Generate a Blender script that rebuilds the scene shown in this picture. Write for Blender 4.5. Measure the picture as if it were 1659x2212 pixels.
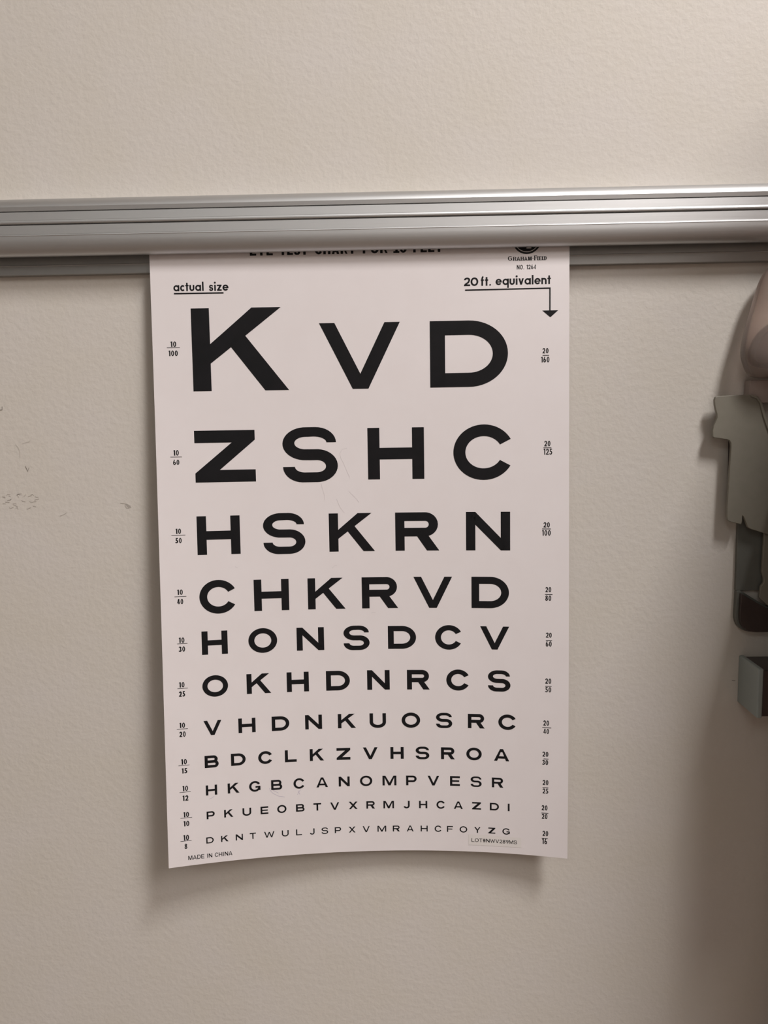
import bpy, bmesh, math, random
from mathutils import Vector, Matrix
random.seed(4)
for o in list(bpy.data.objects):
    bpy.data.objects.remove(o)
SC = bpy.context.scene
COL = SC.collection
MM = 0.001
ZT = 1.55                                  # height above the floor of the rail's lower edge

# ------------------------------------------------------------------ camera
cam_d = bpy.data.cameras.new('camera'); cam = bpy.data.objects.new('camera', cam_d); COL.objects.link(cam)
cam_d.sensor_fit = 'HORIZONTAL'; cam_d.sensor_width = 36.0; cam_d.lens = 1795.0/1659.0*36.0
cam_d.clip_start = 0.01
rt = Vector((0.9997, 0.0184, -0.0160)); up = Vector((0.0137, 0.1201, 0.9927)); fw = Vector((-0.0202, 0.9926, -0.1198))
M = Matrix((rt, up, -fw)).transposed().to_4x4()
M.translation = Vector((21.12*MM, -474.06*MM, ZT-87.44*MM))
cam.matrix_world = M
SC.camera = cam

# ------------------------------------------------------------------ world, lights, exposure
SC.view_settings.view_transform = 'Standard'; SC.view_settings.look = 'None'
SC.view_settings.gamma = 1.0; SC.view_settings.use_curve_mapping = False
SC.view_settings.exposure = 0.93
wd = bpy.data.worlds.new('world'); SC.world = wd; wd.use_nodes = True
wd.node_tree.nodes['Background'].inputs[0].default_value = (0.62, 0.50, 0.42, 1)
wd.node_tree.nodes['Background'].inputs[1].default_value = 0.10

def area(name, loc, target, sx, sy, power, col):
    l = bpy.data.lights.new(name, 'AREA'); l.shape = 'RECTANGLE'; l.size = sx; l.size_y = sy
    l.energy = power; l.color = col
    o = bpy.data.objects.new(name, l); COL.objects.link(o); o.location = loc
    d = Vector(target)-Vector(loc)
    o.rotation_euler = d.to_track_quat('-Z', 'Y').to_euler()
    return o
area('ceiling_and_fill_light', (0.56, -0.84, 2.57), (0.56, -0.84, 0), 0.20, 0.42, 11.2, (0.99, 0.97, 0.96))
area('ceiling_and_fill_light', (1.20, -1.70, 2.57), (1.20, -1.70, 0), 0.60, 1.20, 13.5, (1.0, 0.945, 0.92))
area('ceiling_and_fill_light', (-0.50, -2.00, 2.57), (-0.50, -2.00, 0), 0.60, 0.90, 2.6, (0.93, 1.0, 1.0))  # weak cool fill lamp added to brighten the scene, no known fixture

# ------------------------------------------------------------------ materials
def mat(name, col, rough=0.5, metal=0.0, **kw):
    m = bpy.data.materials.new(name); m.use_nodes = True
    b = m.node_tree.nodes['Principled BSDF']
    b.inputs['Base Color'].default_value = (*col, 1); b.inputs['Roughness'].default_value = rough
    b.inputs['Metallic'].default_value = metal
    for k, v in kw.items():
        b.inputs[k].default_value = v
    return m
def noise_bump(m, scale, dist, detail=3, stretch=(1, 1, 1), rough=0.5):
    nt = m.node_tree; b = nt.nodes['Principled BSDF']
    tc = nt.nodes.new('ShaderNodeTexCoord'); mp = nt.nodes.new('ShaderNodeMapping'); mp.inputs['Scale'].default_value = stretch
    n = nt.nodes.new('ShaderNodeTexNoise'); n.inputs['Scale'].default_value = scale; n.inputs['Detail'].default_value = detail
    n.inputs['Roughness'].default_value = rough
    bp = nt.nodes.new('ShaderNodeBump'); bp.inputs['Distance'].default_value = dist; bp.inputs['Strength'].default_value = 1.0
    nt.links.new(tc.outputs['Object'], mp.inputs[0]); nt.links.new(mp.outputs[0], n.inputs['Vector'])
    nt.links.new(n.outputs['Fac'], bp.inputs['Height']); nt.links.new(bp.outputs[0], b.inputs['Normal'])
    return nt, tc, mp, n, bp, b
def noise_tint(m, scale, c0, c1, lo=0.35, hi=0.65, detail=3, stretch=(1, 1, 1)):
    nt = m.node_tree; b = nt.nodes['Principled BSDF']
    tc = nt.nodes.new('ShaderNodeTexCoord'); mp = nt.nodes.new('ShaderNodeMapping'); mp.inputs['Scale'].default_value = stretch
    n = nt.nodes.new('ShaderNodeTexNoise'); n.inputs['Scale'].default_value = scale; n.inputs['Detail'].default_value = detail
    r = nt.nodes.new('ShaderNodeValToRGB'); r.color_ramp.elements[0].position = lo; r.color_ramp.elements[1].position = hi
    r.color_ramp.elements[0].color = (*c0, 1); r.color_ramp.elements[1].color = (*c1, 1)
    nt.links.new(tc.outputs['Object'], mp.inputs[0]); nt.links.new(mp.outputs[0], n.inputs['Vector'])
    nt.links.new(n.outputs['Fac'], r.inputs[0]); nt.links.new(r.outputs[0], b.inputs['Base Color'])

WALL = mat('wall_paint', (0.60, 0.55, 0.48), 0.62)
noise_tint(WALL, 22, (0.590, 0.545, 0.485), (0.605, 0.562, 0.522), 0.3, 0.75, 4)
nt, tc, mp, n1, bp, b = noise_bump(WALL, 300, 0.00030, 4, (1, 1, 1), 0.55)
SIDE = mat('side_wall_paint', (0.43, 0.395, 0.365), 0.7); noise_bump(SIDE, 260, 0.0002)
CEIL = mat('ceiling_tile', (0.75, 0.74, 0.70), 0.9); noise_bump(CEIL, 90, 0.001)
FLOOR = mat('floor_vinyl', (0.26, 0.20, 0.16), 0.5); noise_tint(FLOOR, 30, (0.24, 0.18, 0.14), (0.29, 0.225, 0.18))
ALU = mat('satin_aluminium', (0.56, 0.56, 0.56), 0.48, 1.0); noise_bump(ALU, 900, 0.00002, 3, (0.02, 1, 1))
GROOVE = mat('rail_groove', (0.02, 0.018, 0.018), 0.7)
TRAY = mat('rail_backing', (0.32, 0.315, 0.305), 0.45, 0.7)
CARD = mat('plastic_card', (0.76, 0.705, 0.705), 0.42); noise_tint(CARD, 60, (0.756, 0.700, 0.698), (0.766, 0.712, 0.712))
INK = mat('black_ink', (0.0075, 0.0075, 0.009), 0.45, **{'Specular IOR Level': 0.2}); noise_tint(INK, 120, (0.007, 0.007, 0.008), (0.009, 0.0085, 0.010))
PALE = mat('unprinted_card', (0.69, 0.65, 0.64), 0.45)
STICK = mat('clear_sticker', (0.735, 0.69, 0.665), 0.30)
SCRAPE = mat('faint_scratch', (0.62, 0.57, 0.575), 0.5)
PEN = mat('violet_pen', (0.47, 0.42, 0.53), 0.5)
PENCIL = mat('pencil_line', (0.20, 0.17, 0.15), 0.7)
SMUDGE = mat('grey_smudge', (0.47, 0.43, 0.39), 0.7)
GREY = mat('grey_green_plastic', (0.205, 0.188, 0.152), 0.5); noise_tint(GREY, 200, (0.20, 0.184, 0.148), (0.21, 0.192, 0.156))
STEEL = mat('blue_grey_plastic', (0.29, 0.325, 0.315), 0.45); noise_tint(STEEL, 150, (0.285, 0.32, 0.31), (0.295, 0.33, 0.32))
BROWN = mat('dark_brown_plastic', (0.045, 0.030, 0.026), 0.35); noise_tint(BROWN, 90, (0.042, 0.028, 0.024), (0.05, 0.034, 0.03))
BOTTLE = mat('frosted_plastic', (0.78, 0.67, 0.61), 0.22, **{'Transmission Weight': 0.80, 'IOR': 1.25})
LIQ = mat('brown_liquid', (0.09, 0.036, 0.02), 0.15, **{'Transmission Weight': 0.25})
COLLAR = mat('pinkish_plastic', (0.30, 0.24, 0.215), 0.4)

# ------------------------------------------------------------------ helpers
def tag(o, label=None, cat=None, group=None, kind=None):
    if label: o['label'] = label
    if cat: o['category'] = cat
    if group: o['group'] = group
    if kind: o['kind'] = kind
    return o
def link(name, bm, m, parent=None, smooth=False, bevel=None):
    me = bpy.data.meshes.new(name); bm.normal_update(); bm.to_mesh(me); bm.free()
    if smooth:
        for p in me.polygons: p.use_smooth = True
    me.materials.append(m)
    o = bpy.data.objects.new(name, me); COL.objects.link(o)
    if parent: o.parent = parent; o.matrix_parent_inverse = Matrix.Identity(4)
    if bevel:
        b = o.modifiers.new('bevel', 'BEVEL'); b.width = bevel*MM; b.segments = 4; b.limit_method = 'ANGLE'; b.angle_limit = math.radians(35)
        w = o.modifiers.new('wn', 'WEIGHTED_NORMAL'); w.keep_sharp = True
        for p in me.polygons: p.use_smooth = True
    return o
def empty(name, loc):
    o = bpy.data.objects.new(name, None); COL.objects.link(o); o.location = loc; o.empty_display_size = 0.02
    return o
def box(bm, x0, x1, y0, y1, z0, z1):
    vs = [bm.verts.new((x, y, z)) for x in (x0, x1) for y in (y0, y1) for z in (z0, z1)]
    for f in ((0, 1, 3, 2), (4, 6, 7, 5), (0, 4, 5, 1), (2, 3, 7, 6), (0, 2, 6, 4), (1, 5, 7, 3)):
        bm.faces.new([vs[i] for i in f])
def prism(bm, pts, d0, d1, shift=(0, 0)):
    """outline (x,z) in mm, standing d0..d1 mm out from the wall"""
    n = len(pts)
    a = [bm.verts.new((x*MM, -d0*MM, z*MM)) for x, z in pts]
    b = [bm.verts.new((x*MM, -d1*MM, z*MM)) for x, z in pts]
    bm.faces.new(a); bm.faces.new(b[::-1])
    for i in range(n):
        bm.faces.new((a[i], b[i], b[(i+1) % n], a[(i+1) % n]))
    bmesh.ops.recalc_face_normals(bm, faces=bm.faces[:])
def rounded(pts, r, seg=5):
    """round the corners of a polygon; r is one radius or a list"""
    out = []; n = len(pts)
    for i, p in enumerate(pts):
        ri = r[i] if isinstance(r, (list, tuple)) else r
        p = Vector(p); a = Vector(pts[i-1])-p; c = Vector(pts[(i+1) % n])-p
        ri = min(ri, a.length*.48, c.length*.48)
        if ri < 0.05: out.append(tuple(p)); continue
        A = p+a.normalized()*ri; B = p+c.normalized()*ri
        for k in range(seg+1):
            t = k/seg; q = A*(1-t)**2+p*2*t*(1-t)+B*t*t; out.append(tuple(q))
    return out

# ------------------------------------------------------------------ the room
bm = bmesh.new()
NX = 1
box(bm, -1.6, 1.6, 0.0, 0.10, 0.0, 2.6)
wall = tag(link('wall_back', bm, WALL), 'off-white wall with fine orange-peel paint texture', kind='structure')
for nm, a_ in (('wall_left', (-1.7, -1.6, -2.6, 0.0, 0.0, 2.6)), ('wall_right', (1.6, 1.7, -2.6, 0.0, 0.0, 2.6)), ('wall_behind', (-1.7, 1.7, -2.7, -2.6, 0.0, 2.6))):
    bm = bmesh.new(); box(bm, *a_); tag(link(nm, bm, SIDE), 'painted side wall of the room', kind='structure')
bm = bmesh.new(); box(bm, -1.6, 1.6, -2.6, 0.10, -0.05, 0.0)
tag(link('floor', bm, FLOOR), 'grey vinyl floor below the wall', kind='structure')
bm = bmesh.new(); box(bm, -1.6, 1.6, -2.6, 0.10, 2.6, 2.65)
tag(link('ceiling', bm, CEIL), 'white ceiling above the wall', kind='structure')

# ------------------------------------------------------------------ the aluminium rail
rail = empty('wall_rail', (0, 0, ZT))
tag(rail, 'long horizontal satin aluminium rail across the wall, gripping the top of the eye chart', 'rail')
def extrude_profile(prof, x0, x1, closed=True):
    bm = bmesh.new()
    a = [bm.verts.new((x0, -d*MM, z*MM)) for d, z in prof]; b = [bm.verts.new((x1, -d*MM, z*MM)) for d, z in prof]
    n = len(prof)
    for i in range(n if closed else n-1):
        bm.faces.new((a[i], a[(i+1) % n], b[(i+1) % n], b[i]))
    if closed:
        bm.faces.new(a[::-1]); bm.faces.new(b)
    bmesh.ops.recalc_face_normals(bm, faces=bm.faces[:])
    return bm
def arcp(cx, cz, rx, rz, a0, a1, n):
    return [(cx+rx*math.cos(math.radians(a0+(a1-a0)*i/n)), cz+rz*math.sin(math.radians(a0+(a1-a0)*i/n))) for i in range(n+1)]
prof = [(0.0, 14.0), (0.0, 29.6), (9.0, 29.6)]
prof += arcp(10.5, 22.6, 8.0, 7.0, 85, 12, 12)[0:]
prof += [(18.0, 21.9), (16.2, 21.85), (16.2, 21.35), (18.0, 21.3)]                   # first groove
prof += [(18.1, 17.2), (18.5, 16.8), (18.65, 16.2), (18.6, 15.6), (18.3, 15.1), (16.2, 15.0), (16.2, 14.5), (18.0, 14.45)]
prof += [(18.0, 10.0), (18.45, 9.45), (18.5, 9.1), (18.35, 8.8)]
prof += arcp(12.6, 8.2, 5.7, 8.9, -2, -88, 20)
prof += [(11.4, -0.7), (11.2, 0.2), (11.2, 14.0)]
front = link('rail_front', extrude_profile(prof, -1.2, 0.283), ALU, rail, smooth=True)
for p in front.data.polygons: p.use_smooth = True
m_ = front.modifiers.new('es', 'EDGE_SPLIT'); m_.split_angle = math.radians(14)
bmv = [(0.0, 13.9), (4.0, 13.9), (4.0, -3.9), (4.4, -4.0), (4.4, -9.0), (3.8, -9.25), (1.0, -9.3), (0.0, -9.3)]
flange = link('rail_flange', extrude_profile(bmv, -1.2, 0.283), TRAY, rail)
bead = link('lit_edge_bead', extrude_profile([(3.9, -3.8), (4.75, -3.95), (4.85, -4.2), (4.75, -4.45), (3.9, -4.5)], -1.2, 0.283), ALU, flange); bead['label'] = 'thin bead along the flange, its highlight put in as brighter metal'  # brighter metal strip stands in for light caught on the flange edge
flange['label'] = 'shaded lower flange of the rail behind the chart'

# ------------------------------------------------------------------ surface of the hanging chart
A = (-3.1456, -1.0365, 15.069, 5.1939, 0.4735, 8.0218, -9.505, -3.9141, 0.9028)
def sheet_out(x, z):
    u = x/114.3; s = -z/330.0
    if s < 0: return 9.0
    return 9+s*(A[0]+A[1]*u+A[2]*u*u)+s*s*(A[3]+A[4]*u+A[5]*u*u)+s**3*(A[6]*u*u+A[7]*u)+s*s*A[8]*u**3
def on_sheet(x, z, lift):
    """point at (x,z) mm on the sheet, lifted towards the room"""
    e = 0.5
    y = -sheet_out(x, z); dx = (-sheet_out(x+e, z)-y)/e; dz = (-sheet_out(x, z+e)-y)/e
    n = Vector((dx, -1, dz)).normalized()
    return Vector((x, y, z))*MM+n*lift*MM

chart = empty('eye_chart', (0, 0, ZT))
tag(chart, 'white plastic eye test chart with rows of black letters, hanging from the aluminium rail', 'eye chart')
bm = bmesh.new()
NXS, NZS = 72, 110; ZB, ZTP = -344.7, 13.0
g = [[[None]*(NZS+1) for _ in range(NXS+1)] for _ in range(2)]
for k, lift in enumerate((0.0, -0.4)):
    for i in range(NXS+1):
        for j in range(NZS+1):
            g[k][i][j] = bm.verts.new(on_sheet(-114.3+228.6*i/NXS, ZTP+(ZB-ZTP)*j/NZS, lift))
for i in range(NXS):
    for j in range(NZS):
        bm.faces.new((g[0][i][j], g[0][i][j+1], g[0][i+1][j+1], g[0][i+1][j]))
        bm.faces.new((g[1][i][j], g[1][i+1][j], g[1][i+1][j+1], g[1][i][j+1]))
for i in range(NXS):
    bm.faces.new((g[0][i][0], g[0][i+1][0], g[1][i+1][0], g[1][i][0])); bm.faces.new((g[0][i][NZS], g[1][i][NZS], g[1][i+1][NZS], g[0][i+1][NZS]))
for j in range(NZS):
    bm.faces.new((g[0][0][j], g[1][0][j], g[1][0][j+1], g[0][0][j+1])); bm.faces.new((g[0][NXS][j], g[0][NXS][j+1], g[1][NXS][j+1], g[1][NXS][j]))
sheet = link('chart_sheet', bm, CARD, chart, smooth=True)
for p in sheet.data.polygons:
    if abs(p.normal.y) < .8: p.use_smooth = False
e_ = sheet.modifiers.new('es', 'EDGE_SPLIT'); e_.split_angle = math.radians(50)

# ------------------------------------------------------------------ lettering: every stroke is a ribbon laid on the sheet
def lerp(a, b, t): return (a[0]+(b[0]-a[0])*t, a[1]+(b[1]-a[1])*t)
def quad(a, b, c, d): return ([a, b], [d, c])                  # edge a-b against edge d-c
def bar(x0, y0, x1, y1): return ([(x0, y0), (x1, y0)], [(x0, y1), (x1, y1)])
def arc(cx, cy, rx, ry, a0, a1, n=None):
    n = n or max(6, int(abs(a1-a0)/9))
    return [(cx+rx*math.cos(math.radians(a0+(a1-a0)*i/n)), cy+ry*math.sin(math.radians(a0+(a1-a0)*i/n))) for i in range(n+1)]
def ring(cx, cy, rx, ry, tx, ty, a0=0, a1=360):
    n = max(12, int(abs(a1-a0)/6))
    return (arc(cx, cy, rx, ry, a0, a1, n), arc(cx, cy, rx-tx, ry-ty, a0, a1, n))
def pen(pts, tx, ty):
    L, Rr = [], []
    for i, p in enumerate(pts):
        a = pts[max(0, i-1)]; c = pts[min(len(pts)-1, i+1)]
        dx, dy = c[0]-a[0], c[1]-a[1]; l = math.hypot(dx, dy) or 1
        nx, ny = -dy/l, dx/l
        L.append((p[0]+nx*tx/2, p[1]+ny*ty/2)); Rr.append((p[0]-nx*tx/2, p[1]-ny*ty/2))
    return (L, Rr)
def diag(x0, y0, x1, y1, t):                                    # slanted stroke cut flat at both ends
    return quad((x0, y0), (x1, y1), (x1+t, y1), (x0+t, y0))
def glyph(ch, w, h, tx, ty):
    S = []
    if ch in '0689' and w < .62*h: tx = min(tx, .34*w); ty = min(ty, .17*h)
    st = lambda x: bar(x, 0, x+tx, h)
    if ch == 'K':
        f = tx/w
        S = [st(0), quad((f*w*.98, .565*h), (.632*w, h), (.937*w, h), (f*w*.98, .331*h)),
             quad((.408*w, .526*h), (.751*w, 0), (w, 0), (.560*w, .6625*h)),
             quad((.408*w, .526*h), (.40*w, .56*h), (.53*w, .68*h), (.560*w, .6625*h))]
    elif ch == 'V':
        S = [quad((0, h), (.405*w, 0), (.54*w, .17*h), (tx*.98, h)), quad((w, h), (.60*w, 0), (.46*w, .17*h), (w-tx*.98, h)),
             quad((.405*w, 0), (.60*w, 0), (.545*w, .30*h), (.50*w, .285*h)), quad((.405*w, 0), (.47*w, .2*h), (.50*w, .285*h), (.55*w, .25*h))]
        q = (1.02*tx)
        m = w*.5; hb = .098*w
        inner = h*(1-(m-q)/((m-hb))) if m > hb else 0
        iy = h*(q-hb)/(m-hb)
        S = [quad((0, h), (m-hb, 0), (m, iy), (q, h)), quad((w, h), (m+hb, 0), (m, iy), (w-q, h)), quad((m-hb, 0), (m+hb, 0), (m, iy), (m, iy))]
    elif ch == 'D':
        a = .50*w
        o = [(0, h), (a, h)]+arc(a, h/2, w-a, h/2, 90, -90, 28)+[(a, 0), (0, 0)]
        i = [(tx, h-ty), (a, h-ty)]+arc(a, h/2, w-a-tx, h/2-ty, 90, -90, 28)+[(a, ty), (tx, ty)]
        S = [(o, i), bar(0, 0, tx, h)]
    elif ch == 'Z':
        e1 = .615*w*.25*ty/(h-1.75*ty); e2 = w-.595*w*.2*ty/(h-1.8*ty)
        S = [([(0, h-ty), (.615*w, h-ty), (e2, h-ty), (w, h-ty*.8)], [(0, h), (.615*w, h), (e2, h), (w, h)]),
             ([(0, 0), (e1, 0), (.405*w, 0), (w, 0)], [(0, ty*.75), (e1, ty), (.405*w, ty), (w, ty)]),
             quad((0, ty*.75), (.615*w, h-ty), (w, h-ty*.80), (.405*w, ty))]
    elif ch == 'S':
        # outer and inner outlines, upper bowl, spine, lower bowl; both ends cut level
        X, Y = tx, ty
        t1 = .72*h; t2 = .285*h; m1 = .60*h; m0 = m1-ty*1.05
        top_o = arc(.60*w, .72*h, .375*w, .28*h, 0, 90, 9)+[(.46*w, h)]+arc(.42*w, (h+m0)/2, .42*w, (h-m0)/2, 95, 262, 20)+[(.5*w, m0)]
        top_i = arc(.56*w, t1, .375*w-X*.62, .28*h-Y*.9, 0, 90, 9)+[(.46*w, h-Y*.92)]+arc(.42*w, (h-Y*.92+m1)/2, .42*w-X, (h-Y*.92-m1)/2, 95, 262, 20)+[(.5*w, m1)]
        top_i = [(x, max(y, t1) if k < 9 else y) for k, (x, y) in enumerate(top_i)]
        bot_o = [(.5*w, m1)]+arc(.62*w, m1/2, .38*w, m1/2, 86, -90, 20)+[(.40*w, 0)]+arc(.36*w, t2, .36*w, t2, 268, 180, 9)
        bot_i = [(.5*w, m0)]+arc(.62*w, (m0+Y*.95)/2, .38*w-X, (m0-Y*.95)/2, 86, -90, 20)+[(.40*w, Y*.95)]+arc(.40*w, t2, .40*w-X, t2-Y*.95, 268, 180, 9)
        S = [(top_o, top_i), (bot_o, bot_i)]
    elif ch == 'H':
        S = [st(0), st(w-tx), bar(tx, h/2-ty/2, w-tx, h/2+ty/2)]
    elif ch in 'CG':
        rx = w/1.88; ov = .03*h; ry = h/2
        S = [ring(rx, h/2, rx, ry, tx, ty, 28, 331)]
        if ch == 'G':
            rx = w/1.93
            S = [ring(rx, h/2, rx, ry, tx, ty, 30, 325), bar(w-tx*1.05, h*.13, w, h*.52), bar(w*.56, h*.52-ty*.9, w, h*.52)]
    elif ch == 'O' or (ch == '0'):
        S = [ring(w/2, h/2, w/2, h/2, tx, ty)]
    elif ch in 'RPB':
        yt = h-ty/2; ym = .485*h if ch != 'B' else .50*h
        if ch == 'P': ym = .42*h
        r = (yt-ym)/2
        xr = w*.975-tx/2 if ch != 'B' else w*.94-tx/2
        pts = [(0, yt), (xr-r*1.05, yt)]+arc(xr-r*1.05, ym+r, r*1.05, r, 85, -85, 12)+[(xr-r*1.05, ym), (0, ym)]
        S = [st(0), pen(pts, tx, ty)]
        if ch == 'R':
            S.append(quad((.49*w, ym-ty*.45), (.72*w, 0), (w, 0), (.74*w, ym-ty*.3)))
        if ch == 'B':
            r2 = (ym-ty/2)/2; xr = w-tx/2
            S.append(pen([(0, ym), (xr-r2, ym)]+arc(xr-r2, ty/2+r2, r2, r2, 85, -85, 12)+[(xr-r2, ty/2), (0, ty/2)], tx, ty))
    elif ch == 'N':
        S = [st(0), st(w-tx), quad((tx*.0, h), (w-tx, 0), (w-tx*.01, 0), (tx*1.0, h))]
        S[2] = ([(0, h), (tx, h*.667)], [(tx, h), (tx, h)]); S.append(quad((tx, h*.667), (w-tx, 0), (w-tx, h*.323), (tx, h))); S.append(quad((w-tx, 0), (w, 0), (w, h*.1), (w-tx, h*.323)))
    elif ch == 'U':
        pts = [(tx/2, h), (tx/2, .36*h)]+arc(w/2, .40*h, w/2-tx/2, .40*h-ty/2, 180, 360, 18)+[(w-tx/2, h)]
        S = [pen(pts, tx, ty)]
    elif ch == 'L': S = [st(0), bar(0, 0, w, ty)]
    elif ch == 'E': S = [st(0), bar(0, 0, w, ty), bar(0, h-ty, w, h), bar(0, h/2-ty*.42, w*.93, h/2+ty*.42)]
    elif ch == 'F': S = [st(0), bar(0, h-ty, w, h), bar(0, h*.5-ty*.5, w*.9, h*.5+ty*.4)]
    elif ch == 'T': S = [bar(0, h-ty, w, h), bar(w/2-tx/2, 0, w/2+tx/2, h)]
    elif ch == 'I': S = [bar(w/2-tx/2, 0, w/2+tx/2, h)]
    elif ch == 'A':
        a = tx*1.05
        S = [quad((0, 0), (w*.40, h), (w*.5+a*.1, h), (a, 0)), quad((w, 0), (w*.60, h), (w*.5-a*.1, h), (w-a, 0)), bar(w*.2, h*.2, w*.8, h*.2+ty*.9),
             bar(w*.40, h-ty*1.2, w*.60, h)]
    elif ch == 'M':
        a = tx*.95
        S = [bar(0, 0, a, h), bar(w-a, 0, w, h), quad((a*.6, h), (w*.5-a*.5, 0), (w*.5, h*.28), (a*1.35, h)), quad((w-a*.6, h), (w*.5+a*.5, 0), (w*.5, h*.28), (w-a*1.35, h)),
             quad((w*.5-a*.5, 0), (w*.5+a*.5, 0), (w*.5, h*.28), (w*.5, h*.28))]
    elif ch == 'X':
        a = tx*1.25
        S = [diag(0, 0, w-a, h, a), diag(w-a, 0, 0, h, a)]
    elif ch == 'Y':
        a = tx*1.1
        S = [quad((0, h), (w/2-tx/2, h*.42), (w/2+tx/2, h*.42), (a, h)), quad((w, h), (w/2+tx/2, h*.42), (w/2-tx/2, h*.42), (w-a, h)), bar(w/2-tx/2, 0, w/2+tx/2, h*.44)]
    elif ch == 'W':
        a = tx*.9
        S = [diag(0, h, w*.27-a/2, 0, a), diag(w/2-a/2, h*.92, w*.27-a/2, 0, a), diag(w/2-a/2, h*.92, w*.73-a/2, 0, a), diag(w-a, h, w*.73-a/2, 0, a)]
    elif ch == 'J':
        S = [pen([(w-tx/2, h), (w-tx/2, .34*h)]+arc(w*.5, .34*h, w*.5-tx/2, .34*h-ty/2, 0, -165, 12), tx, ty)]
    elif ch == '1':
        S = [bar(w-tx, 0, w, h), quad((w-tx, h), (0, h*.90), (0, h*.76), (w-tx, h*.84))]
    elif ch == '2':
        pts = [(tx/2, .70*h)]+arc(w/2, .72*h, w/2-tx/2, .28*h-ty/2, 175, -20, 12)+[(w*.72, .45*h), (tx*.55, ty*.8)]
        S = [pen(pts, tx, ty), bar(0, 0, w, ty)]
    elif ch == '3':
        S = [pen(arc(w*.45, .75*h, w*.50-tx/2, .25*h-ty/2, 160, -90, 12), tx, ty), pen(arc(w*.45, .27*h, w*.55-tx/2, .27*h-ty/2, 90, -165, 14), tx, ty)]
    elif ch == '4':
        tx *= .75; ty *= .75; S = [bar(w-tx*1.6, 0, w-tx*.6, h), bar(0, .2*h, w, .2*h+ty), diag(0, .22*h, w-tx*1.9, h, tx*.9)]
    elif ch == '5':
        S = [bar(w*.15, h-ty, w*.92, h), bar(w*.15, .52*h, w*.15+tx*.8, h), pen([(w*.15, .56*h)]+arc(w*.40, .32*h, w*.58-tx/2, .32*h-ty/2, 100, -150, 16), tx, ty)]
    elif ch in '69':
        S = [ring(w/2, .30*h, w/2, .30*h, tx, ty), pen([(tx/2, .30*h), (tx*.6, .55*h), (w*.55, h)], tx, ty)]
        if ch == '9': S = [([(w-x, h-y) for x, y in A_], [(w-x, h-y) for x, y in B_]) for A_, B_ in S]
    elif ch == '8':
        S = [ring(w/2, .27*h, w/2, .27*h, tx, ty), ring(w/2, .76*h, w*.44, .24*h, tx, ty)]
    elif ch == '#':
        S = [bar(w*.22, 0, w*.22+tx, h), bar(w*.62, 0, w*.62+tx, h), bar(0, .3*h, w, .3*h+ty), bar(0, .62*h, w, .62*h+ty)]
    elif ch == '.': S = [ring(w/2, ty*.5, ty*.55, ty*.55, ty*.54, ty*.54)]
    elif ch == '-': S = [bar(0, .35*h, w, .35*h+ty*1.2)]
    # lower case: h is the x-height
    elif ch in 'aqcoe':
        if ch in 'aqo': S = [ring(w/2, h/2, w/2, h/2, tx, ty)]
        if ch == 'a': S.append(bar(w-tx*.9, 0, w, h))
        if ch == 'q': S.append(bar(w-tx*.9, -.48*h, w, h))
        if ch == 'c': S = [ring(w*.56, h/2, w*.56, h/2, tx, ty, 42, 318)]
        if ch == 'e': S = [ring(w/2, h/2, w/2, h/2, tx, ty, 0, 325), bar(tx*.5, h*.5-ty*.38, w, h*.5+ty*.38)]
    elif ch == 't': S = [bar(w*.5-tx*.5, 0, w*.5+tx*.5, 1.38*h), bar(0, h-ty*.8, w, h)]
    elif ch == 'f': S = [pen([(w*.42, 0), (w*.42, 1.10*h)]+arc(w*.42+w*.4, 1.12*h, w*.4, .33*h, 170, 95, 5), tx, ty), bar(0, h-ty*.8, w*.95, h)]
    elif ch == 'l': S = [bar(w/2-tx/2, 0, w/2+tx/2, 1.5*h)]
    elif ch == 'i': S = [bar(w/2-tx/2, 0, w/2+tx/2, h), ring(w/2, 1.34*h, tx*.6, tx*.6, tx*.59, tx*.59)]
    elif ch == 'u': S = [pen([(tx/2, h), (tx/2, .42*h)]+arc(w/2, .42*h, w/2-tx/2, .42*h-ty/2, 180, 360, 12)+[(w-tx/2, h)], tx, ty)]
    elif ch == 'n': S = [bar(0, 0, tx, h), pen([(tx*.5, .55*h)]+arc(w/2, .58*h, w/2-tx/2, .42*h-ty/2, 180, 0, 12)+[(w-tx/2, 0)], tx, ty)]
    elif ch == 'v': S = [diag(0, h, w/2-tx/2, 0, tx), diag(w-tx, h, w/2-tx/2, 0, tx)]
    elif ch == 'z': S = [bar(0, 0, w, ty*.9), bar(0, h-ty*.9, w, h), diag(0, ty*.5, w-tx*1.3, h-ty*.5, tx*1.3)]
    elif ch == 's':
        S = glyph('S', w, h, tx*.95, ty*.85)
    return S
LIFT = [0.10]
def lay(bm, strips, ox, oz, rotx=0.0, lift=None, step=2.5):
    """drape ribbons on the sheet; ox,oz = lower left corner in mm"""
    lf = LIFT[0] if lift is None else lift
    for Apts, Bpts in strips:
        rows = []
        wid = max(math.dist(a, b_) for a, b_ in zip(Apts, Bpts)); nw = max(1, int(math.ceil(wid/step)))
        P = []
        for i in range(len(Apts)-1):
            l = max(math.dist(Apts[i], Apts[i+1]), math.dist(Bpts[i], Bpts[i+1])); k = max(1, int(math.ceil(l/step)))
            for j in range(k): P.append((lerp(Apts[i], Apts[i+1], j/k), lerp(Bpts[i], Bpts[i+1], j/k)))
        P.append((Apts[-1], Bpts[-1]))
        grid = []
        for a, b_ in P:
            grid.append([bm.verts.new(on_sheet(ox+q[0], oz+q[1]+rotx*q[0], lf)) for q in (lerp(a, b_, t/nw) for t in range(nw+1))])
        for i in range(len(grid)-1):
            for j in range(nw):
                try: f = bm.faces.new((grid[i][j], grid[i+1][j], grid[i+1][j+1], grid[i][j+1]))
                except ValueError: continue
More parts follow.
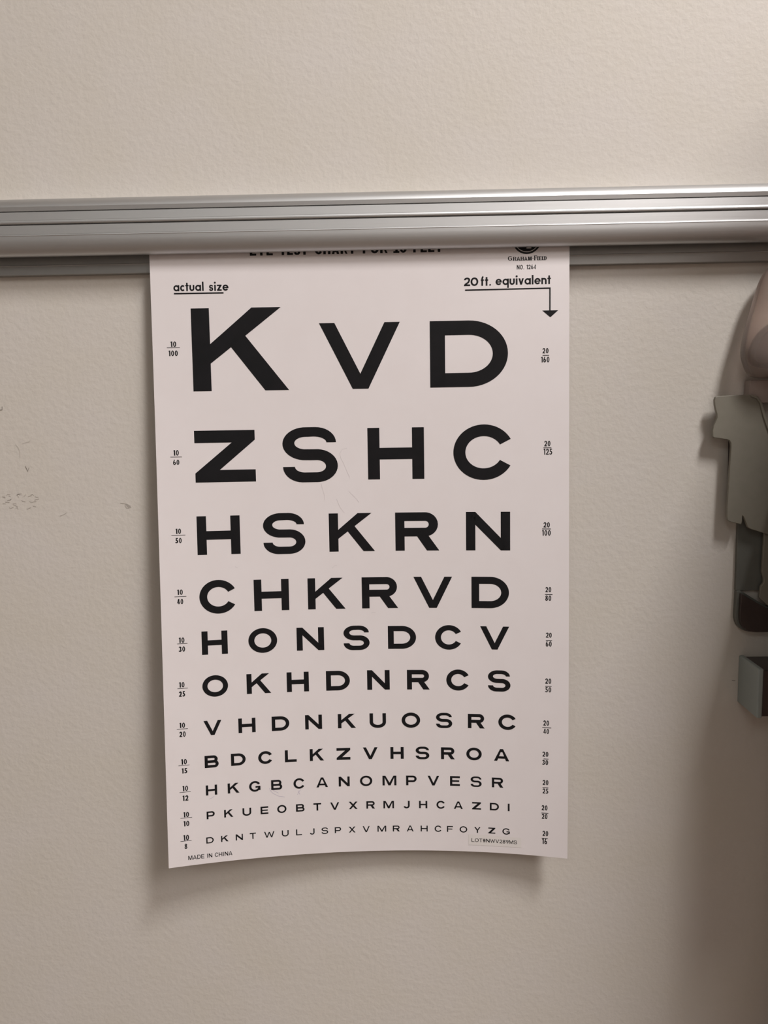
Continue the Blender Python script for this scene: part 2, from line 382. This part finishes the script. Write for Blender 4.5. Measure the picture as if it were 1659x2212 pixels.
def finish(bm):
    bmesh.ops.remove_doubles(bm, verts=bm.verts[:], dist=1e-7)
    bmesh.ops.dissolve_degenerate(bm, dist=1e-7, edges=bm.edges[:])
    bm.normal_update()
    for f in bm.faces:
        if f.normal.y > 0: f.normal_flip()
    return bm
WD = {'1': .30, '0': .50, '2': .50, '3': .50, '4': .54, '5': .50, '6': .50, '8': .50, '9': .50}
def text(bm, s, x0, x1, z, h, tx, ty, widths, gap, rotx=0.0, small=None):
    """set a line of text between x0 and x1 (mm)"""
    ws = [widths.get(c, .7) for c in s]
    tot = sum(ws)+gap*(len(s)-1)
    k = (x1-x0)/tot; x = 0
    for c, w in zip(s, ws):
        if c != ' ':
            hh = h*(small if (small and c in small_set) else 1)
            lay(bm, glyph(c, w*k, hh, tx, ty), x0+x, z+rotx*x, rotx, step=1.5)
        x += (w+gap)*k
small_set = ''

# rows of test letters: baseline, letter height, overshoot, horizontal stroke share, vertical stroke share, letters with left and right edges
ROWS = [
 (-74.6, 36.0, [('K',-92.7,-39.9),('V',-22.4,22.0),('D',38.4,81.1)]),
 (-125.1, 28.8, [('Z',-93.2,-59.8),('S',-44.5,-13.8),('H',3.1,34.6),('C',50.9,82.5)]),
 (-165.8, 21.8, [('H',-93.4,-69.6),('S',-56.7,-33.1),('K',-19.6,6.2),('R',17.9,42.6),('N',57.7,82.2)]),
 (-198.9, 18.0, [('C',-93.2,-73.5),('H',-62.9,-43.2),('K',-32.5,-11.2),('R',-1.7,18.9),('V',27.8,49.7),('D',60.6,81.5)]),
 (-222.8, 13.4, [('H',-92.7,-78.4),('O',-66.8,-50.6),('N',-39.5,-23.9),('S',-12.7,2.2),('D',12.8,28.9),('C',39.8,54.5),('V',65.4,81.6)]),
 (-246.9, 11.6, [('O',-93.1,-78.9),('K',-68.5,-54.8),('H',-45.8,-33.2),('D',-23.3,-9.6),('N',0.4,13.4),('R',23.4,36.4),('C',46.0,58.7),('S',69.7,82.3)]),
 (-269.5, 8.5, [('V',-93.1,-83.2),('H',-73.8,-64.2),('D',-55.0,-45.0),('N',-35.9,-26.2),('K',-17.0,-6.6),('U',1.4,10.9),('O',20.0,30.7),('S',39.9,49.2),('R',58.2,67.7),('C',75.5,85.2)]),
 (-288.5, 7.1, [('B',-93.1,-85.4),('D',-78.5,-70.3),('C',-63.2,-55.4),('L',-48.0,-41.3),('K',-33.7,-25.5),('Z',-18.2,-10.2),('V',-2.8,5.7),('H',13.2,20.9),('S',27.9,35.8),('R',42.6,50.5),('O',57.2,66.0),('A',73.0,81.6)]),
 (-304.6, 5.9, [('H',-92.9,-86.7),('K',-80.8,-74.3),('G',-68.8,-62.4),('B',-56.3,-50.0),('C',-43.5,-37.3),('A',-30.3,-23.6),('N',-17.3,-10.9),('O',-4.9,2.3),('M',8.3,16.4),('P',22.1,28.4),('V',34.7,41.4),('E',47.7,53.4),('S',59.6,65.9),('R',71.8,78.3)]),
 (-318.6, 4.5, [('P',-92.9,-88.3),('K',-83.2,-78.1),('U',-72.9,-68.0),('E',-62.7,-58.3),('O',-53.2,-47.9),('B',-42.4,-37.5),('T',-32.3,-27.8),('V',-22.5,-17.3),('X',-11.7,-6.6),('R',-1.4,3.6),('M',8.6,14.8),('J',20.3,24.0),('H',29.5,34.3),('C',39.7,44.5),('A',49.8,55.0),('Z',60.4,65.5),('D',70.6,75.8),('I',80.7,82.0)]),
 (-332.9, 3.6, [('D',-93.5,-89.4),('K',-85.3,-81.2),('N',-77.1,-73.1),('T',-69.2,-65.7),('W',-61.0,-55.2),('U',-50.9,-47.0),('L',-42.7,-39.3),('J',-34.8,-32.0),('S',-27.9,-24.1),('P',-20.2,-16.4),('X',-12.0,-8.1),('V',-3.8,0.3),('M',4.9,10.0),('R',13.9,18.0),('A',22.1,26.1),('H',30.3,34.4),('C',38.5,42.4),('F',45.7,49.2),('O',53.1,57.5),('Y',61.6,65.2),('Z',69.7,73.7),('G',77.8,82.0)]),
]
STX = [.230, .231, .238, .238, .249, .243, .235, .243, .22, .22, .19]     # stem thickness over letter height
STY = [.215, .225, .225, .225, .225, .225, .215, .215, .19, .19, .165]
for i, (z, h, letters) in enumerate(ROWS):
    bm = bmesh.new()
    for ch, x0, x1 in letters:
        hh = h; zz = z
        if i == 0 and ch == 'K': hh = 45.1
        if ch in 'OCSG': zz -= .035*h; hh = h*1.07
        if ch == 'U' or ch == 'J': zz -= .03*h; hh = h*1.03
        base = hh if (i == 0 and ch == 'K') else h
        tx = STX[i]*base; ty = STY[i]*base
        if ch == 'K' and i == 0: tx = 10.0; ty = 9.9
        if ch == 'Z': ty *= 1.05
        if ch in 'S': ty *= .90
        lay(bm, glyph(ch, x1-x0, hh, tx, ty), x0, zz)
    o = link('letter_row', finish(bm), INK, chart)
    o['label'] = 'printed row of black test letters ' + ' '.join(l[0] for l in letters)

FR = [('10','100',-106.5,-99.4,-50.6,-104.4,-101.3,-50.1,2.9,-105.6,-100.6,-55.1,3.0),
('10','60',-106.6,-100.3,-110.6,-104.8,-101.9,-109.8,3.0,-105.2,-101.8,-115.0,2.9),
('10','50',-107.4,-99.8,-154.3,-105.0,-102.1,-153.5,2.9,-105.3,-101.9,-158.7,2.9),
('10','40',-106.8,-100.3,-188.9,-105.2,-102.2,-187.9,3.0,-105.4,-102.1,-193.2,3.0),
('10','30',-106.1,-100.5,-215.7,-105.1,-102.1,-215.2,3.0,-105.3,-101.9,-220.3,3.0),
('10','25',-106.7,-101.0,-241.3,-105.7,-102.8,-240.7,3.0,-105.9,-102.6,-246.0,3.1),
('10','20',-107.7,-101.7,-264.6,-106.2,-103.2,-264.0,3.0,-106.4,-103.0,-269.2,3.1),
('10','15',-107.4,-101.4,-285.7,-105.9,-102.8,-285.2,3.1,-105.7,-102.7,-290.4,3.0),
('10','12',-107.3,-101.2,-301.3,-105.6,-102.6,-300.7,3.0,-105.7,-102.6,-306.4,3.1),
('10','10',-107.2,-100.9,-316.4,-105.5,-102.5,-316.0,3.0,-105.6,-102.5,-321.3,3.1),
('10','8',-107.6,-101.5,-329.9,-105.9,-102.9,-329.6,3.2,-105.4,-104.0,-334.6,3.1),
('20','160',99.9,103.4,-58.3,99.9,103.1,-57.1,2.8,99.1,103.6,-62.0,3.0),
('20','125',100.4,104.7,-108.7,100.9,104.2,-107.8,3.0,100.5,105.2,-112.4,3.2),
('20','100',99.7,104.5,-153.7,100.5,103.9,-152.8,2.9,99.7,104.4,-157.4,3.1),
('20','80',101.3,105.4,-190.6,101.6,104.7,-189.2,2.9,101.5,104.7,-194.1,3.0),
('20','60',101.9,105.2,-216.8,101.9,105.0,-215.1,2.9,101.8,105.0,-220.2,3.0),
('20','50',101.6,105.0,-243.2,101.6,104.8,-241.6,3.0,101.6,104.8,-246.6,3.0),
('20','40',100.0,104.9,-267.4,100.6,103.7,-266.1,3.0,100.6,103.7,-270.9,2.9),
('20','30',100.8,103.5,-285.8,100.2,103.4,-284.4,2.9,100.1,103.3,-289.3,2.9),
('20','25',100.3,103.5,-302.9,100.4,103.5,-301.3,3.0,100.4,103.5,-306.4,3.0),
('20','20',99.8,103.6,-318.3,99.9,103.1,-316.5,3.0,100.0,103.1,-321.7,3.0),
('20','16',100.0,103.4,-333.6,100.5,103.6,-332.1,3.1,100.3,103.0,-337.0,3.2)]
for n, d, b0, b1, bz, n0, n1, nz, nh, d0, d1, dz_, dh in FR:
    bm = bmesh.new(); left = n == '10'
    t = .68 if left else .52; ty = .56 if left else .47
    text(bm, n, n0, n1, nz, nh, t, ty, WD, .13)
    text(bm, d, d0, d1, dz_, dh, t, ty, WD, .13)
    lay(bm, [bar(0, 0, b1-b0, .26 if left else .34)], b0, bz-.13, 0.0)
    o = link('acuity_fraction', finish(bm), INK, chart); o['label'] = 'small printed fraction %s over %s' % (n, d)

# headings
CW = {'I': .28, 'E': .62, 'F': .6, 'L': .58, 'T': .66, 'Y': .72, 'S': .66, 'C': .72, 'H': .72, 'A': .76, 'R': .7, 'O': .78, 'N': .72, 'M': .84, 'D': .72, 'W': 1.0, 'V': .7, 'G': .78, 'K': .7, ' ': .30, '#': .55, '-': .35, '.': .25,
      '0': .54, '1': .3, '2': .54, '6': .54, '4': .56, '8': .54, '9': .54, 'U': .7, 'P': .66}
bm = bmesh.new()
for wrd, x0, x1 in (('EYE', -59.2, -46.6), ('TEST', -42.8, -27.7), ('CHART', -23.7, -1.6), ('FOR', 2.4, 15.9), ('10', 19.2, 26.4), ('FEET', 29.8, 45.6)):
    text(bm, wrd, x0, x1, -1.9, 4.9, 1.35, 1.05, CW, .13)
lay(bm, [bar(0, 0, 3.3, .9)], 19.0, -1.9)
link('heading_text', finish(bm), INK, chart)
LW = {'a': 1.02, 'c': .78, 't': .56, 'u': .86, 'l': .34, 's': .66, 'i': .36, 'z': .78, 'e': 1.0, 'q': 1.02, 'v': .86, 'n': .86, 'f': .56, '.': .36, ' ': .42, '2': .78, '0': .98}
bm = bmesh.new()
text(bm, 'actual', -101.7, -85.0, -20.1, 3.25, .85, .80, LW, .14)
text(bm, 'size', -82.1, -71.5, -20.2, 3.25, .85, .80, LW, .14)
lay(bm, [bar(0, 0, 27.2, .75)], -101.5, -21.75)
link('size_note', finish(bm), INK, chart)
bm = bmesh.new()
text(bm, '20', 57.3, 65.0, -20.2, 4.5, .95, .85, LW, .06)
text(bm, 'ft.', 66.4, 72.0, -20.2, 3.3, .9, .80, LW, .14)
text(bm, 'equivalent', 74.4, 104.3, -20.0, 3.3, .9, .80, LW, .12)
link('size_note', finish(bm), INK, chart)
bm = bmesh.new()
lay(bm, [bar(0, 0, 46.3, .72)], 57.8, -22.75, .004)
lay(bm, [bar(0, 0, .72, 12.4)], 103.45, -34.3)
lay(bm, [quad((0, 0), (8.6, 0), (4.6, -3.5), (4.1, -3.5))], 99.7, -34.1)
link('pointing_arrow', finish(bm), INK, chart)

# maker's mark: black disc with a thin ring, maker's line in small serif capitals, catalogue number
bm = bmesh.new()
lay(bm, [ring(0, 0, 7.9, 7.9, 7.85, 7.85)], 91.3, 4.0)
disc = link('maker_emblem', finish(bm), INK, chart)
bm = bmesh.new()
lay(bm, [ring(0, 0, 6.9, 6.9, .32, .32)], 91.3, 4.0, lift=.16)
lay(bm, [bar(-.2, -5.0, 2.4, -4.4), quad((.4, -4.4), (1.8, -4.4), (1.5, -2.5), (.7, -2.5)), bar(.7, -2.6, 1.5, 3.2)], 91.3, 4.0, lift=.16)
link('emblem_ring', finish(bm), PALE, disc)
def serif_text(bm, items, z, sh, tx, ty):
    for ch, x0, x1, hh in items:
        w = x1-x0; lay(bm, glyph(ch, w, hh, tx, ty), x0, z, step=1.5)
        s = .20; e = .22
        def foot(x, y): lay(bm, [bar(-e, 0, tx+e, s)], x0+x, z+y, step=1.5)
        if ch in 'RHMFIEDL-':
            if ch != '-': foot(0 if ch != 'I' else w/2-tx/2, 0); foot(0 if ch != 'I' else w/2-tx/2, hh-s)
        if ch == 'H' or ch == 'M': foot(w-tx, 0); foot(w-tx, hh-s)
        if ch == 'A': foot(0, 0); foot(w-tx, 0)
        if ch in 'EFL': lay(bm, [bar(w-s*1.2, hh*(0 if ch == 'L' else .72), w, hh*(.28 if ch == 'L' else 1))], x0, z, step=1.5)
        if ch == 'E': lay(bm, [bar(w-s*1.2, 0, w, hh*.28)], x0, z, step=1.5)
bm = bmesh.new()
c1, c2 = 2.45, 1.95
serif_text(bm, [('G', 81.1, 83.3, c1), ('R', 83.9, 85.6, c2), ('A', 85.8, 87.6, c2), ('H', 88.0, 89.6, c2), ('A', 89.9, 91.6, c2), ('M', 92.0, 93.9, c2), ('-', 94.3, 94.9, c1),
                ('F', 95.3, 96.8, c1), ('I', 96.9, 97.5, c2), ('E', 97.9, 99.0, c2), ('L', 99.4, 100.3, c2), ('D', 100.6, 102.0, c2)], -7.25, 1, .50, .22)
link('maker_line', finish(bm), INK, chart)
bm = bmesh.new()
text(bm, 'NO.', 85.9, 89.9, -11.9, 2.3, .36, .32, CW, .12); text(bm, '1264', 91.2, 96.3, -11.9, 2.3, .36, .32, CW, .14)
link('catalogue_number', finish(bm), INK, chart)
bm = bmesh.new()
text(bm, 'MADE IN CHINA', -103.6, -79.3, -341.35, 2.45, .36, .32, CW, .12)
link('origin_line', finish(bm), INK, chart)
bm = bmesh.new()
lay(bm, [quad((58.2, -334.0), (88.5, -334.5), (88.5, -340.5), (58.2, -340.6))], 0, 0, lift=.12)
st_ = link('lot_sticker', finish(bm), STICK, chart); st_['label'] = 'small clear rectangular sticker with a lot number'
bm = bmesh.new()
LIFT[0] = .20
text(bm, 'LOT#NWV289MS', 60.0, 86.1, -338.5, 2.2, .33, .28, CW, .10)
link('lot_number', finish(bm), INK, st_)
LIFT[0] = .06
def scribble(name, lines, w, m, parent):
    bm = bmesh.new()
    for l in lines: lay(bm, [pen(l, w, w)], 0, 0, step=1.5)
    return link(name, finish(bm), m, parent)
for l in ([(-8.4, -107.3), (-11.2, -108.0), (-12.5, -110.2), (-12.2, -112.7), (-10.7, -115.5), (-8.7, -120.6), (-7.2, -123.8)],
  [(-23.5, -127.0), (-22.7, -130.1), (-21.7, -133.9), (-21.6, -136.4)], [(-15.0, -135.9), (-13.2, -140.4), (-10.7, -143.9)], [(-8.0, -131.6), (-3.6, -136.1), (-2.4, -138.0)],
  [(-15.6, -173.7), (-17.2, -174.2), (-18.5, -175.5)], [(-73.0, -173.1), (-71.4, -173.9)], [(3.4, -201.7), (4.5, -201.4), (5.8, -201.4)]):
    o = scribble('scratch_line', [l], .17, SCRAPE, chart); o['label'] = 'faint scratch on the card'
for l in ([(-57.4, -303.3), (-56.6, -305.2), (-55.3, -306.7), (-52.0, -308.6), (-48.8, -309.2)], [(-56.5, -303.6), (-54.5, -305.3), (-52.2, -306.7)],
  [(-91.2, -306.8), (-89.8, -306.4), (-88.4, -305.5)], [(-41.4, -308.4), (-40.4, -306.6), (-39.4, -305.3)], [(-40.9, -306.0), (-40.0, -308.3)]):
    o = scribble('pen_squiggle', [l], .19, PEN, chart); o['label'] = 'faint violet pen squiggle'
LIFT[0] = .10

# ------------------------------------------------------------------ pencil lines and scuffs on the wall
def wall_marks(name, lines, w, m, label):
    bm = bmesh.new()
    for l in lines:
        for Apts, Bpts in [pen(l, w, w)]:
            a = [bm.verts.new((x*MM, -.00022, ZT+z*MM)) for x, z in Apts]; b_ = [bm.verts.new((x*MM, -.00022, ZT+z*MM)) for x, z in Bpts]
            for i in range(len(a)-1): bm.faces.new((a[i], a[i+1], b_[i+1], b_[i]))
    o = link(name, finish(bm), m, wall); o['label'] = label
wall_marks('pencil_mark', [[(-199.3, -102.7), (-197.9, -104.4), (-197.3, -106.4), (-197.1, -110.4)], [(-195.2, -102.2), (-193, -101.6), (-191.1, -101.2), (-190.5, -100.2)]], .16, SMUDGE, 'thin curved pencil line')
wall_marks('pencil_mark', [[(-194.5, -115.3), (-193.1, -118.3), (-192.4, -116.1)]], .32, PENCIL, 'small dark V-shaped nick')
wall_marks('pencil_mark', [[(-208.2, -83.1), (-205.6, -82.9), (-205.5, -81.0)]], .35, PENCIL, 'small dark hook-shaped nick at the left edge')
wall_marks('scuff_mark', [[(-140.6, -137.4), (-137.3, -137.7), (-134.6, -139.3)], [(-137.6, -137.9), (-135.5, -140.4), (-137.0, -140.3), (-138.0, -138.6)], [(-136.6, -138.8), (-134.4, -140.0)]], .34, SMUDGE, 'grey knotted scribble beside the chart')
wall_marks('scuff_mark', [[(-176.2, -144.3), (-174, -143.6), (-172.0, -142.3)]], .25, SMUDGE, 'faint slanting scratch')
sm = []
for k in range(26):
    x = random.uniform(-210, -190); z = -131-random.random()*9
    sm.append([(x, z), (x+random.uniform(.4, 1.6), z+random.uniform(-.8, .8)), (x+random.uniform(1, 2.6), z+random.uniform(-1, 1))])
wall_marks('scuff_mark', sm, .26, SMUDGE, 'patch of faint grey scuffs at the left edge')
wall_marks('pencil_mark', [[(213.2, -246.6), (215.2, -246.8)]], .3, PENCIL, 'tiny dark dash beside the grey box')

# ------------------------------------------------------------------ soap dispenser at the right
disp = empty('soap_dispenser', (0, 0, ZT))
tag(disp, 'wall-mounted dispenser at the right edge with frosted bottle of brown liquid and grey-green bracket plate', 'dispenser')
plate = [(194.8,-84.0),(195.3,-82.3),(197.0,-81.8),(206.0,-81.5),(214.4,-81.4),(218.0,-82.3),(220.4,-85.4),(222.4,-91.7),(224.4,-97.1),(238,-130),(246,-166),(226.8,-159.1),(223.2,-158.0),(217.2,-156.1),(215.4,-154.9),(214.9,-153.4),(212.9,-148.9),(212.2,-148.5),(212.3,-151.5),(211.8,-153.4),(208.8,-152.6),(205.4,-151.7),(204.2,-150.9),(203.8,-149.0),(203.8,-142.1),(204.4,-121.4),(204.8,-109.8),(204.6,-107.8),(203.8,-106.4),(202.4,-105.8),(195.3,-104.7),(194.5,-104.2),(194.3,-100.7),(194.9,-98.0),(196.0,-95.6),(196.6,-93.6),(196.4,-91.6),(195.6,-89.2),(195.0,-86.5)]
def at_depth(P, d0, d1):                    # same outline, moved from d0 to d1 mm off the wall
    k = (474-d1)/(474-d0); return [(21+(x-21)*k, -87.4+(z+87.4)*k) for x, z in P]
bm = bmesh.new(); prism(bm, [(206,-92),(222,-100),(224,-138),(207,-138)], 0.4, 8.0); link('plate_mount', bm, BROWN, disp)
BACK = mat('dark_grey_backing', (0.12, 0.12, 0.105), 0.6); noise_tint(BACK, 120, (0.115, 0.115, 0.10), (0.125, 0.125, 0.11))
bm = bmesh.new(); prism(bm, [(212.4,-120),(262,-120),(262,-192.5),(212.4,-192.5)], 0.4, 3.0); link('back_plate', bm, BACK, disp, bevel=.4)
bm = bmesh.new(); prism(bm, at_depth(plate, 9, 10), 7.6, 10.0); link('bracket_plate', bm, GREY, disp, bevel=.55)
# raised rim along the plate's right edge
rim = [(214.4,-81.4),(218.0,-82.3),(220.4,-85.4),(222.4,-91.7),(224.4,-97.1),(238,-130),(236.4,-130.6),(223.0,-97.8),(221.0,-92.2),(219.2,-86.2),(217.2,-83.6),(214.4,-82.6)]
bm = bmesh.new(); prism(bm, at_depth(rim, 9, 10), 10.0, 10.9); link('plate_rim', bm, GREY, disp, bevel=.35)
notch = [(211.2,-146.5),(213.2,-150.0),(214.6,-153.6),(217.2,-156.1),(223.2,-158.0),(246,-166),(246,-140),(216,-140)]
lower = [(225.6,-150.0),(225.6,-159.7),(225.2,-180.9),(226.3,-184.6),(226.4,-187.0),(225.6,-188.4),(224.7,-189.4),(224.2,-195.8),(229.3,-200.5),(262,-201),(262,-150)]
bm = bmesh.new(); prism(bm, at_depth(lower, 7, 7), 5.0, 7.2); link('lower_plate', bm, GREY, disp, bevel=.4)
# cup under the plates
cup = rounded([(210.6,-191.4),(212.6,-191.1),(227.4,-200.4),(262,-200.4),(262,-215.2),(210.0,-215.2)], [.5, .5, 2, .5, 3, 10.5], 8)
bm = bmesh.new(); prism(bm, at_depth(cup, 9, 4), 0.4, 4.0); cup_o = link('drip_cup', bm, BACK, disp, bevel=.4)
cupf = rounded([(212.2,-192.4),(227.4,-201.6),(262,-201.6),(262,-214.6),(211.6,-214.6)], [.5, 2, .5, 3, 10], 8)
bm = bmesh.new(); prism(bm, at_depth(cupf, 12, 7), 4.0, 7.0); cf = link('cup_front', bm, BROWN, cup_o, bevel=.5); cf['label'] = 'dark brown front of the cup'
# collar that holds the bottle
bm = bmesh.new(); prism(bm, rounded([(213.8,-73.5),(262,-73.5),(262,-86),(213.2,-86)], [1.5, .5, .5, .5], 5), 1.5, 9.5); link('bottle_collar', bm, COLLAR, disp, bevel=.6)
# dark housing right of the plate, unseen and added to shade the wall
bm = bmesh.new(); prism(bm, rounded([(238,-88),(262,-88),(262,-228),(238,-228)], 3), 0.4, 135.0); link('shade_housing', bm, BROWN, disp, bevel=3)
# bottle: stacked rounded sections
def sections(levels, name, m, parent, n=40):
    bm = bmesh.new(); rings = []
    for z, xl, xr, d0, d1 in levels:
        cx, rx = (xl+xr)/2, (xr-xl)/2; cd, rd = (d0+d1)/2, (d1-d0)/2; r_ = []
        for k in range(n):
            a = 2*math.pi*k/n; c, s = math.cos(a), math.sin(a)
            c = math.copysign(abs(c)**.8, c); s = math.copysign(abs(s)**.8, s)
            r_.append(bm.verts.new(((cx+rx*c)*MM, -(cd+rd*s)*MM, z*MM)))
        rings.append(r_)
    for a, b_ in zip(rings, rings[1:]):
        for k in range(n): bm.faces.new((a[k], a[(k+1) % n], b_[(k+1) % n], b_[k]))
    bm.faces.new(rings[0]); bm.faces.new(rings[-1][::-1])
    bmesh.ops.recalc_face_normals(bm, faces=bm.faces[:])
    o = link(name, bm, m, parent, smooth=True)
    s_ = o.modifiers.new('sub', 'SUBSURF'); s_.levels = 1; s_.render_levels = 2
    return o
outer = [(-11.0, 226.7, 238, 7, 18.1), (-11.6, 222.2, 246, 5, 21.4), (-17.2, 216.7, 254, 3.5, 24.8), (-24.3, 213.7, 260, 3, 26.4), (-35, 210.9, 262, 2.6, 28), (-48, 207.3, 262, 2.5, 28.9), (-56.5, 205.9, 262, 2.5, 28.9),
         (-61.4, 206.1, 262, 2.5, 28.9), (-66.3, 207.9, 262, 3, 28), (-70.7, 209.7, 262, 4, 26.4), (-72.4, 213.7, 260, 5, 24.8), (-72.9, 220.7, 254, 7, 21.4)]
btl = sections(outer, 'bottle', BOTTLE, disp)
inner = [(-36, 233.7, 258, 6, 23.1), (-46, 217.2, 260.5, 5, 25.6), (-52.5, 213.5, 261, 4.5, 26.4), (-59.6, 211.3, 261, 4.5, 26.4), (-64.2, 212.5, 261, 5, 25.6), (-67, 216.7, 258, 7, 23.1)]
lq = sections(inner, 'liquid', LIQ, btl); lq['label'] = 'brown liquid inside the bottle'

# ------------------------------------------------------------------ small grey box on the wall
gb = empty('wall_box', (0.2185, 0, ZT-.2575))
tag(gb, 'small blue-grey box on the wall at the lower right edge, below the dispenser cup', 'box')
bm = bmesh.new(); box(bm, -.0018, .0012, -.027, 0, -.0020, .0262); link('end_cap', bm, STEEL, gb, bevel=.8)
bm = bmesh.new(); box(bm, .0012, .050, -.0262, 0, -.0012, .0252); o = link('box_body', bm, BROWN, gb, bevel=.5); o['label'] = 'dark brown body of the box'

# ------------------------------------------------------------------ tall wood cabinet beyond the right of view, added to shade the wall
WOOD = mat('brown_wood', (0.17, 0.095, 0.05), 0.5); noise_tint(WOOD, 12, (0.30, 0.13, 0.055), (0.36, 0.165, 0.075), .3, .7, 5, (6, 6, .6))
cb = empty('shade_blocker', (0.29, 0, 0)); tag(cb, 'unseen brown wood cabinet standing to the right of the dispenser', 'blocker')
bm = bmesh.new(); box(bm, 0.0, .40, -.25, -.006, 0.004, ZT+.13); link('blocker_body', bm, WOOD, cb, bevel=2)
bm = bmesh.new(); box(bm, -.044, 0.0, -.066, -.006, 0.004, ZT-.266); link('blocker_strip', bm, WOOD, cb, bevel=1)
